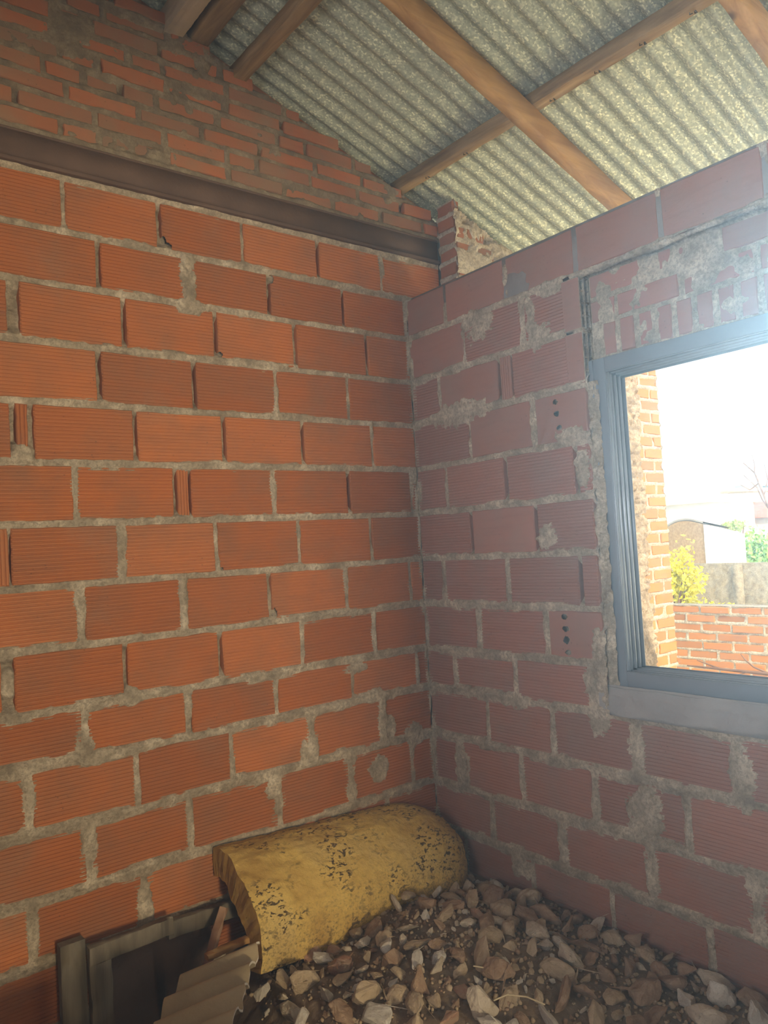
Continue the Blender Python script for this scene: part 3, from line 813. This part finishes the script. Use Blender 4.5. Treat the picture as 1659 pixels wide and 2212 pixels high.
# ------------------------------------------------------------------ rubble
U, V = np.meshgrid(np.linspace(-1.9, -.008, 260), np.linspace(-2.2, -.008, 300), indexing='ij')
q = MB(); q.grid(np.stack([U, V, heap(U, V) + .004 * vn(U, V, .02, 73)], -1), 0)
q.grid(np.stack([U[[0, -1]][:, [0, -1]], V[[0, -1]][:, [0, -1]], 0 * U[[0, -1]][:, [0, -1]] - .2], -1), 0, flip=True)
tag(q.build('rubble_soil', M['soil'], smooth=True), 'dark earth and dust filling the rubble heap', 'soil', kind='stuff')

def stone_mesh(seed, kind, m):
    R = np.random.default_rng(seed)
    bm = bmesh.new()
    n = {'chunk': 15, 'slab': 13, 'point': 11, 'lump': 30}[kind]
    for _ in range(n):
        d = R.normal(size=3); d /= np.linalg.norm(d)
        r = R.uniform(.75, 1.05)
        p = d * r
        if kind == 'slab': p *= (1.15, .9, .42)
        if kind == 'chunk': p *= (1.1, .85, .75)
        if kind == 'lump': p *= (1.05, .9, .75)
        if kind == 'point': p = p * (.8, .65, .7) if p[2] < .3 else p * (.35, .35, 1.25)
        bm.verts.new(p)
    ret = bmesh.ops.convex_hull(bm, input=bm.verts)
    junk = [e for e in ret['geom_interior'] + ret['geom_unused'] if isinstance(e, bmesh.types.BMVert)]
    bmesh.ops.delete(bm, geom=list(set(junk)), context='VERTS')
    bmesh.ops.bevel(bm, geom=list(bm.edges), offset=.055 if kind != 'lump' else .09, segments=2, affect='EDGES', profile=.6)
    bmesh.ops.triangulate(bm, faces=list(bm.faces))
    bmesh.ops.subdivide_edges(bm, edges=[e for e in bm.edges if e.calc_length() > .3], cuts=2, use_grid_fill=True)
    bmesh.ops.triangulate(bm, faces=list(bm.faces))
    bm.normal_update()
    for v in bm.verts:
        c = v.co
        d = .085 * float(fbm(c.x * 3 + c.z * 2.1 + seed, c.y * 3 - c.z * 1.7, 1., seed)) + .03 * float(vn(c.x * 9 + c.z * 5, c.y * 9 + c.z * 4, 1., seed + 3))
        v.co = c + v.normal * d
    me = bpy.data.meshes.new('stone'); bm.to_mesh(me); bm.free()
    me.materials.append(M[m])
    for p in me.polygons: p.use_smooth = False
    return me
KINDS = ['chunk', 'slab', 'lump', 'chunk', 'point', 'lump', 'chunk', 'slab']
PROTO = {m: [stone_mesh(50 + 13 * i + 7 * j, k, m) for i, k in enumerate(KINDS)] for j, m in enumerate(('st_tan', 'st_brown', 'st_grey', 'st_pale', 'st_red'))}
def put_stone(me, x, y, z, sc, rot, label, name='stone', group=None):
    o = bpy.data.objects.new(name, me); C.objects.link(o)
    o.location = (x, y, z); o.scale = sc; o.rotation_euler = rot
    return tag(o, label, 'stone', group)
placed = []
SPECIAL = [ # x, y, z, r, scale, rot, mat, kind idx, label
 (-.585, -.435, .115, .055, (.055, .05, .072), (.1, .1, .3), 'st_tan', 0, 'largest tan block, standing beside the lower edge of the yellow shell'),
 (-.478, -.365, .150, .035, (.036, .034, .026), (0, .1, .5), 'st_tan', 5, 'round tan stone topping the heap against the yellow shell'),
 (-.865, -.315, .075, .06, (.062, .034, .04), (.2, -.35, .5), 'st_red', 2, 'long arched reddish lump below the lower edge of the yellow shell'),
 (-1.075, -.350, .035, .036, (.034, .030, .046), (.1, .2, .4), 'st_pale', 0, 'pale square-edged chunk beside the broken edge of the corrugated piece'),
 (-.785, -.785, .105, .055, (.054, .05, .062), (0, .05, 2.2), 'st_brown', 4, 'pointed brown stone with a broad base standing upright in front'),
 (-.668, -.735, .135, .034, (.028, .024, .042), (.3, .3, .2), 'st_pale', 5, 'smooth pale upright stone half sunk in the dark earth'),
 (-.345, -.885, .105, .045, (.044, .036, .036), (.2, .4, 1.), 'st_pale', 3, 'brightest pale lump standing alone on the right part of the heap'),
 (-.21, -.935, .085, .05, (.062, .030, .028), (.1, .3, -1.0), 'st_brown', 7, 'long flat brown slab in the shade near the right wall'),
 (-.435, -.825, .11, .045, (.044, .038, .046), (.3, .1, .6), 'st_tan', 6, 'leaning tan stone left of the brightest pale lump'),
 (-.735, -.565, .135, .038, (.036, .032, .040), (.3, .2, .9), 'st_pale', 0, 'whitish cube-like lump perched near the middle of the heap'),
 (-.79, -.53, .11, .036, (.028, .024, .046), (.4, -.3, .3), 'st_tan', 4, 'upright shard with a light edge below the shell'),
 (-.375, -1.165, .075, .05, (.05, .042, .034), (.1, .2, .5), 'st_tan', 5, 'rounded tan lump with a flaky light face at the lower frame edge'),
]
for (x, y, z, r, sc, rot, m, ki, lab) in SPECIAL:
    put_stone(PROTO[m][ki], x, y, z, sc, rot, lab); placed.append((x, y, r))
LAB = {'st_tan': 'dusty tan stone lump in the rubble heap', 'st_brown': 'dark brown earthy lump in the rubble heap', 'st_grey': 'grey concrete fragment in the rubble heap',
       'st_pale': 'whitish mortar fragment in the rubble heap', 'st_red': 'reddish brick fragment in the rubble heap'}
GRP = {'st_tan': 'tan stones of the heap', 'st_brown': 'brown lumps of the heap', 'st_grey': 'grey concrete fragments of the heap', 'st_pale': 'whitish fragments of the heap', 'st_red': 'brick fragments of the heap'}
def shell_clear(x, y, r):
    return not (x > -1.12 and x < -.08 and y > -.335 - r * .8)
def sheet_clear(x, y, r):
    d = np.array((x - P0[0], y - P0[1])); det = E1[0] * E2[1] - E1[1] * E2[0]
    a = (d[0] * E2[1] - d[1] * E2[0]) / det; b = (E1[0] * d[1] - E1[1] * d[0]) / det
    return not (a > -r * .7 - .0 and a < .5 and -.1 < b < .8)
count = 0
for (rmin, rmax, tries, dens) in ((.042, .062, 700, .74), (.028, .042, 1500, .76), (.018, .028, 2600, .80), (.012, .018, 5000, .85)):
    for _ in range(tries):
        if count >= 330: break
        x = random.uniform(-1.32, -.02); y = random.uniform(-1.6, -.12); r = random.uniform(rmin, rmax)
        if x > -.02 - r * .8: continue
        z = float(heap(x, y))
        if not in_view((x, y, z + r * .5), 10): continue
        if not shell_clear(x, y, r) or not sheet_clear(x, y, r): continue
        # bare earth patches stay free of the bigger stones
        bare = math.exp(-(((x + .55) / .09) ** 2 + ((y + .70) / .10) ** 2)) + math.exp(-(((x + .50) / .10) ** 2 + ((y + .95) / .10) ** 2))
        if bare > .45 and r > .018: continue
        if any((x - a) ** 2 + (y - b) ** 2 < (dens * (r + c)) ** 2 for a, b, c in placed): continue
        left = np.clip((-.72 - x) / .3, 0, 1); right = np.clip((x + .45) / .3, 0, 1)
        w = [.40, .20 + .55 * right, .20 + .2 * left, .14 + .40 * left, .08]  # paler mix to the left, browner to the right, painting in the light
        m = random.choices(('st_tan', 'st_brown', 'st_grey', 'st_pale', 'st_red'), w)[0]
        sc = np.array((random.uniform(.95, 1.35), random.uniform(.75, 1.), random.uniform(.7, 1.05))) * r
        put_stone(random.choice(PROTO[m]), x, y, z + r * random.uniform(.1, .45), sc, (random.gauss(0, .5), random.gauss(0, .5), random.uniform(0, 6.3)), LAB[m], group=GRP[m])
        placed.append((x, y, r)); count += 1
print('stones', count)
# gravel grains nobody could count
q = MB()
ico = bmesh.new(); bmesh.ops.create_icosphere(ico, subdivisions=1, radius=1); ico.verts.ensure_lookup_table()
IV = np.array([v.co[:] for v in ico.verts]); IF = np.array([[v.index for v in f.verts] for f in ico.faces]); ico.free()
for m, nn in ((0, 2600), (1, 1300)):
    for _ in range(nn):
        x = random.uniform(-1.3, -.02); y = random.uniform(-1.6, -.15)
        z = float(heap(x, y))
        if not in_view((x, y, z), 10) or not sheet_clear(x, y, 0): continue
        r = random.uniform(.0018, .0075) if random.random() < .8 else random.uniform(.006, .011)
        J = IV * rng.uniform(.6, 1.15, (len(IV), 1)) * (r * rng.uniform(.7, 1.3, 3))
        q.add(J + (x, y, z + r * .4), IF, m)
tag(q.build('gravel', [M['st_tan'], M['st_brown']]), 'loose gravel and crumbs between the rubble stones', 'gravel', kind='stuff')
# straws
for (pts, lab) in (([(-.63, -.85, .142), (-.60, -.90, .14), (-.565, -.93, .137)], 'straight straw lying on the earth behind the pointed brown stone'),
                   ([(-.70, -1.0, .13), (-.665, -1.02, .14), (-.63, -1.06, .137), (-.60, -1.10, .12)], 'curved dry stalk at the lower frame edge')):
    q = MB(); q.tube(pts, .0022); tag(q.build('straw', M['straw']), lab, 'straw')

# ------------------------------------------------------------------ outside
M['ground'] = mat_plain('pale_paving', (.62, .55, .40), (.72, .64, .48), 3, .9, .3)
q = MB(); q.box((.145, -30, -.4), (140, 90, -.1)); tag(q.build('ground_outside', M['ground']), 'pale bare ground of the yards outside', 'ground', kind='structure')
q = MB()
fl = lambda u, v, w: np.stack(np.broadcast_arrays(3.2 - w, -u, v), -1)
brick_face(q, fl, False, -1.6, 3.5, -.1, .84, .235, .0675, 9000, 0, 1, 0., .0, .012, .003)
q.box((3.23, -3.5, -.1), (3.4, 1.6, .835), 1)
tag(q.build('wall_yard', [M['sunbrick'], M['sunmortar']], smooth=[1]), 'low orange brick wall outside the window', 'wall', kind='structure')
q = MB()
U, V = np.meshgrid(np.linspace(-4, 5.5, 260), np.linspace(-.1, .96, 40), indexing='ij')
q.grid(np.stack([7. - .015 * fbm(U, V, .05, 111), U, V], -1), 0, flip=True)
q.box((7.0, -4, -.1), (7.2, 5.5, .965), 0)
for y in (2.2, .8, -.6): q.box((6.965, y - .06, -.1), (7.01, y + .06, .95), 0)
tag(q.build('wall_rough', [M['greyrender']], smooth=False), 'weathered grey-yellow wall behind the low brick wall', 'wall', kind='structure')

# shed with a curved roof
M['shedwhite'] = mat_plain('white_sheet', (.66, .72, .74), (.76, .82, .83), 3, .6, .1)
M['shedbrick'] = mat_plain('shed_brick', (.26, .17, .08), (.42, .30, .15), 24, .9, .8, bs=25)
sd = empty('shed', (11.5, 5, -.1)); tag(sd, 'shed with curved roof, brick end and white corrugated side beyond the grey wall', 'shed')
ax = np.array((.93, -.37, 0)); ay = np.array((.37, .93, 0)); o0 = np.array((11.0, 4.86, -.1))   # corner between the brick end and the white side
end_w = 1.05; side_w = .68
q = MB(); nn = 16
t = np.linspace(0, 1, nn)
def crown(t): return 1.42 + .20 * np.sin(np.pi * np.clip(t, 0, 1)) * .8 + .17 * (1 - t)
Pb = np.array([o0 + np.array((.1, .99, 0)) * end_w * a for a in t]); Ptp = Pb.copy(); Ptp[:, 2] = -.1 + crown(t)
q.grid(np.stack([Pb, Ptp], 0), 0)
rel(q.build('brick_end', M['shedbrick']), sd)
q = MB(); n2 = 160; t2 = np.linspace(0, 1, n2)
sdv = np.array((.62, -.78, 0))
cor = .02 * np.cos(t2 * 2 * math.pi * 14)
Ps = np.array([o0 + sdv * side_w * a + np.array((-.78, -.62, 0)) * c for a, c in zip(t2, cor)]); Pst = Ps.copy(); Pst[:, 2] = -.1 + crown(0) - .21 * t2 ** 1.2
q.grid(np.stack([Ps, Pst], 0), 0, flip=True)
rel(q.build('white_side', M['shedwhite'], smooth=True), sd)
q = MB()
back = [p + sdv * side_w for p in Ptp]
G = np.stack([np.stack([p + np.array((0, 0, .02)), p + sdv * side_w * .5 + np.array((0, 0, -.08)), p + sdv * side_w * 1.04 + np.array((0, 0, -.20))]) for p in Ptp])
q.grid(G, 0); q.grid(G + (0, 0, .03), 0); q.grid(np.stack([G[:, 0], G[:, 0] + (0, 0, .03)], 0), 0)
rel(q.build('curved_roof', M['cement']), sd)

def leaf_cloud(mb, centre, rad, n, size, seed, mat=0, clumps=14):
    R = np.random.default_rng(seed)
    cs = R.normal(size=(clumps, 3)); cs /= np.linalg.norm(cs, axis=1)[:, None]; cs *= R.uniform(.25, .8, (clumps, 1))
    for _ in range(n):
        c = cs[R.integers(clumps)]
        p = c + R.normal(size=3) * .22
        p = np.array(centre) + p * np.array(rad)
        a = R.normal(size=3); a /= np.linalg.norm(a); b = np.cross(a, R.normal(size=3)); b /= np.linalg.norm(b)
        s = size * R.uniform(.6, 1.3)
        mb.add([p - a * s, p + b * s * .5 + a * .1 * s, p + a * s, p - b * s * .5 + a * .1 * s], [(0, 1, 2, 3)], mat)
def leaf_mat(name, a, b):
    m = N(name); col = m.mix(m.island(), a, b); m.b.inputs['Transmission Weight'].default_value = 0
    return m.finish(col, .7)
M['leaf_y'] = leaf_mat('yellow_leaf', (.62, .60, .03), (.85, .78, .04)); M['leaf_g'] = leaf_mat('green_leaf', (.24, .48, .08), (.48, .72, .16))
M['leaf_d'] = leaf_mat('olive_leaf', (.30, .42, .10), (.50, .60, .18))
def bush(name, base, centre, rad, n, size, m, label, cat, seed, trunk=.03):
    r = empty(name, base); tag(r, label, cat)
    q = MB(); R = np.random.default_rng(seed)
    for k in range(7):
        e = np.array(centre) + R.normal(size=3) * np.array(rad) * .4
        mid = (np.array(base) + e) / 2 + R.normal(size=3) * .05
        q.tube([np.array(base), mid, e], [trunk, trunk * .6, trunk * .2], n=5)
    rel(q.build('stems', M['twig']), r)
    q = MB(); leaf_cloud(q, centre, rad, n, size, seed); rel(q.build('foliage', M[m]), r)
bush('yellow_bush', (4.6, 1.58, -.1), (4.6, 1.55, .98), (.30, .26, .40), 1300, .030, 'leaf_y', 'bright yellow flowering bush behind the low brick wall', 'bush', 5)
bush('yellow_bush', (4.9, 1.45, -.1), (4.9, 1.40, .55), (.25, .28, .18), 500, .03, 'leaf_y', 'smaller yellow spray leaning right over the low brick wall', 'bush', 6)
bush('green_tree', (15.2, 5.75, -.1), (15.2, 5.75, .9), (.5, .55, .62), 2600, .06, 'leaf_g', 'light green leafy tree right of the white shed side', 'tree', 7, .08)
bush('green_tree', (19., 8.55, -.1), (19., 8.55, 1.42), (.4, .5, .2), 900, .05, 'leaf_d', 'olive treetop showing above the curved shed roof', 'tree', 8, .08)

def twig_tree(name, spec, mat, label, cat):
    q = MB()
    for pts, r0, r1 in spec:
        q.tube(pts, list(np.linspace(r0, r1, len(pts))), n=6)
    tag(q.build(name, M[mat]), label, cat)
twig_tree('dead_branch', [([(2.6, -1.5, .40), (2.6, -.8, .462), (2.6, -.25, .487), (2.6, .0, .489), (2.6, .12, .492), (2.6, .32, .494)], .016, .006),
                          ([(2.6, .08, .49), (2.6, .17, .515), (2.6, .245, .535)], .007, .003),
                          ([(2.6, -.24, .487), (2.6, -.14, .522), (2.6, -.09, .56), (2.6, -.06, .60)], .007, .003),
                          ([(2.6, -.1, .487), (2.6, -.02, .46), (2.6, .03, .435)], .004, .002),
                          ([(2.6, -1.5, .40), (2.6, -1.9, .1), (2.6, -2.0, -.1)], .018, .02)], 'twig', 'bare branch lying across in front of the low brick wall', 'branch')
twig_tree('bare_tree', [([(14, 4.6, -.1), (14, 4.75, 1.0), (14, 5.0, 1.6), (14.0, 5.1, 1.85), (14, 5.31, 2.52), (14, 5.54, 2.76)], .05, .010),
                        ([(14, 5.24, 2.3), (14, 5.44, 2.17), (14, 5.68, 2.33)], .016, .007),
                        ([(14, 5.31, 2.52), (14, 5.30, 2.7), (14, 5.34, 2.92)], .014, .006),
                        ([(14, 5.0, 1.6), (14, 5.2, 1.95), (14, 5.28, 2.2), (14, 5.55, 2.5)], .02, .007),
                        ([(14, 5.15, 2.05), (14, 5.05, 2.35), (14, 5.1, 2.7)], .016, .006)], 'twig', 'bare leafless tree against the white sky', 'tree')

M['white_house'] = mat_plain('white_house', (.72, .72, .70), (.80, .80, .78), 4, .9, .1)
M['buff'] = mat_plain('buff_plaster', (.55, .44, .30), (.64, .52, .36), 2, .9, .1)
M['redroof'] = mat_plain('red_tile_roof', (.52, .10, .06), (.62, .16, .1), 5, .8, .3)
M['bluegrey'] = mat_plain('grey_green_plaster', (.44, .52, .50), (.52, .60, .58), 2, .9, .1)
M['darkglass'] = mat_plain('window_dark', (.08, .13, .14), (.12, .18, .19), 2, .3, .0)
M['teal'] = mat_plain('teal_cloth', (.10, .42, .46), (.15, .5, .55), 2, .9, .0)
def house(name, label, c, ux, w, d, h, m, roof=None, wins=()):
    """c front left base corner, ux direction of the front"""
    r = empty(name, c); tag(r, label, 'building')
    ux = np.array(ux, float); ux /= np.linalg.norm(ux); uy = np.array((-ux[1], ux[0], 0)); c = np.array(c, float)
    if np.dot(uy, c - CP) < 0: uy = -uy
    def bx(name, a0, a1, b0, b1, z0, z1, mat):
        q = MB()
        V = [c + ux * a + uy * b + np.array((0, 0, z)) for z in (z0, z1) for a, b in ((a0, b0), (a1, b0), (a1, b1), (a0, b1))]
        q.add(V, [(0,3,2,1),(4,5,6,7),(0,1,5,4),(1,2,6,5),(2,3,7,6),(3,0,4,7)]); return rel(q.build(name, M[mat]), r)
    bx('walls', 0, w, 0, d, 0, h, m)
    if roof == 'flat': bx('parapet', -.1, w + .1, -.1, d + .1, h, h + .25, m)
    if roof == 'pitch':
        q = MB(); V = [c + ux * a + uy * b + np.array((0, 0, z)) for a, b, z in ((-.3, -.3, h), (w + .3, -.3, h), (w + .3, d * .5, h + .75), (-.3, d * .5, h + .75), (w + .3, d + .3, h), (-.3, d + .3, h))]
        q.add(V, [(0,1,2,3),(3,2,4,5)]); q.add(np.array(V)[[0, 3, 5]], [(0,1,2)]); q.add(np.array(V)[[1, 4, 2]], [(0,1,2)]); rel(q.build('roof', M['redroof']), r)
    for (a, z, ww, hh) in wins:
        bx('window', a, a + ww, -.03, .02, z, z + hh, 'darkglass')
    return r, bx
house('white_house', 'low white house beyond the shed, at the brick wall end', (20, 11.3, -.1), (.05, -1, 0), 1.6, 3, 2.3, 'white_house', 'flat')
house('white_house', 'grey-white box-like house above the curved shed roof', (26, 13.72, -.1), (.05, -1, 0), .8, 3, 2.55, 'bluegrey', 'flat')
house('buff_house', 'buff house with a red tiled roof above the shed', (32, 16.3, -.1), (.05, -1, 0), 1.8, 3, 1.85, 'buff', 'pitch', [(.3, 1.2, .3, .4), (1.0, 1.2, .3, .4)])
r_, bx_ = house('apartment_block', 'buff apartment block far off with teal blinds', (46, 23.1, -.1), (.05, -1, 0), 1.5, 4, 3.7, 'buff', 'flat', [(.9, 2.9, .35, .45), (.9, 2.1, .35, .45)])
bx_('blind', -.5, .0, -.05, 1, 2.95, 3.2, 'teal'); bx_('blind', -.5, .0, -.05, 1, 3.4, 3.65, 'teal')
house('apartment_block', 'pale grey-green apartment block farthest right', (60, 29.3, -.1), (.05, -1, 0), 9, 6, 4.6, 'bluegrey', 'flat', [(.3 + .9 * k, z, .5, .6) for k in range(9) for z in (2.2, 3.1, 4.)])

# ------------------------------------------------------------------ light
w = bpy.data.worlds.new('world'); bpy.context.scene.world = w; w.use_nodes = True
bg = w.node_tree.nodes['Background']; bg.inputs[0].default_value = (.93, .98, 1., 1); bg.inputs[1].default_value = 1.35
sun_d = bpy.data.lights.new('sun', 'SUN'); sun_d.energy = 6.0; sun_d.angle = .01; sun_d.color = (1., .89, .70)
sun = bpy.data.objects.new('sun', sun_d); C.objects.link(sun)
sun.rotation_euler = Vector((.30, .66, -.68)).to_track_quat('-Z', 'Y').to_euler()
def area(name, loc, target, sx, sy, power, col):
    d = bpy.data.lights.new(name, 'AREA'); d.shape = 'RECTANGLE'; d.size = sx; d.size_y = sy; d.energy = power; d.color = col
    o = bpy.data.objects.new(name, d); C.objects.link(o); o.location = loc
    o.rotation_euler = (Vector(target) - Vector(loc)).to_track_quat('-Z', 'Y').to_euler()
    return o
# sunlit yard seen through the doorway behind the viewer: the warm light on the long wall
area('doorway_daylight', (-2.27, -6.6, 1.18), (-1.2, 0, 1.15), .5, .45, 185, (1., .83, .55))
# cool fill lamp added for the right wall; this side has no opening
o = area('west_fill', (-3.55, -2.0, 1.7), (0, -1.5, 2.1), 1.0, 1.1, 22, (.92, .93, 1.)); o.data.spread = math.radians(82)
# daylight coming in through the part of the window that lies outside the view
area('window_daylight', (.13, -2.4, 1.46), (-1, -2.4, 1.46), 1.35, 1.0, 4, (1., .88, .72))
# lamp added in that unseen part, aimed to make the haze glow
o = area('haze_glow_lamp', (.125, -2.2, 1.76), (-2.2, -2.45, 1.5), .85, .42, 18, (.55, .83, 1.)); o.data.spread = math.radians(75)

# lamp added in the yard in place of light bounced up from the paving
area('paving_bounce_lamp', (2.4, -2.0, -.05), (-.2, -.8, 3.1), .9, .7, 72, (1., .90, .64))

# ------------------------------------------------------------------ haze added to the room to imitate lens glare around the window
hz = bpy.data.materials.new('glare_haze'); hz.use_nodes = True; t = hz.node_tree; t.nodes.clear()
vs = t.nodes.new('ShaderNodeVolumeScatter'); vs.inputs['Density'].default_value = .068; vs.inputs['Anisotropy'].default_value = .83; vs.inputs['Color'].default_value = (.85, .95, 1, 1)
t.links.new(vs.outputs[0], t.nodes.new('ShaderNodeOutputMaterial').inputs['Volume'])
q = MB(); q.box((-3.59, -3.59, -.19), (.02, .04, 4.2))
tag(q.build('glare_haze', hz), 'thin bluish haze added to the room to imitate lens glare by the window', 'haze', kind='stuff')

s = bpy.context.scene
s.view_settings.view_transform = 'Standard'; s.view_settings.look = 'None'; s.view_settings.gamma = 1; s.view_settings.exposure = .3
s.view_settings.use_curve_mapping = False
s.cycles.max_bounces = 6; s.cycles.diffuse_bounces = 4; s.cycles.adaptive_threshold = .04; s.cycles.use_denoising = True
s.cycles.sample_clamp_indirect = 8
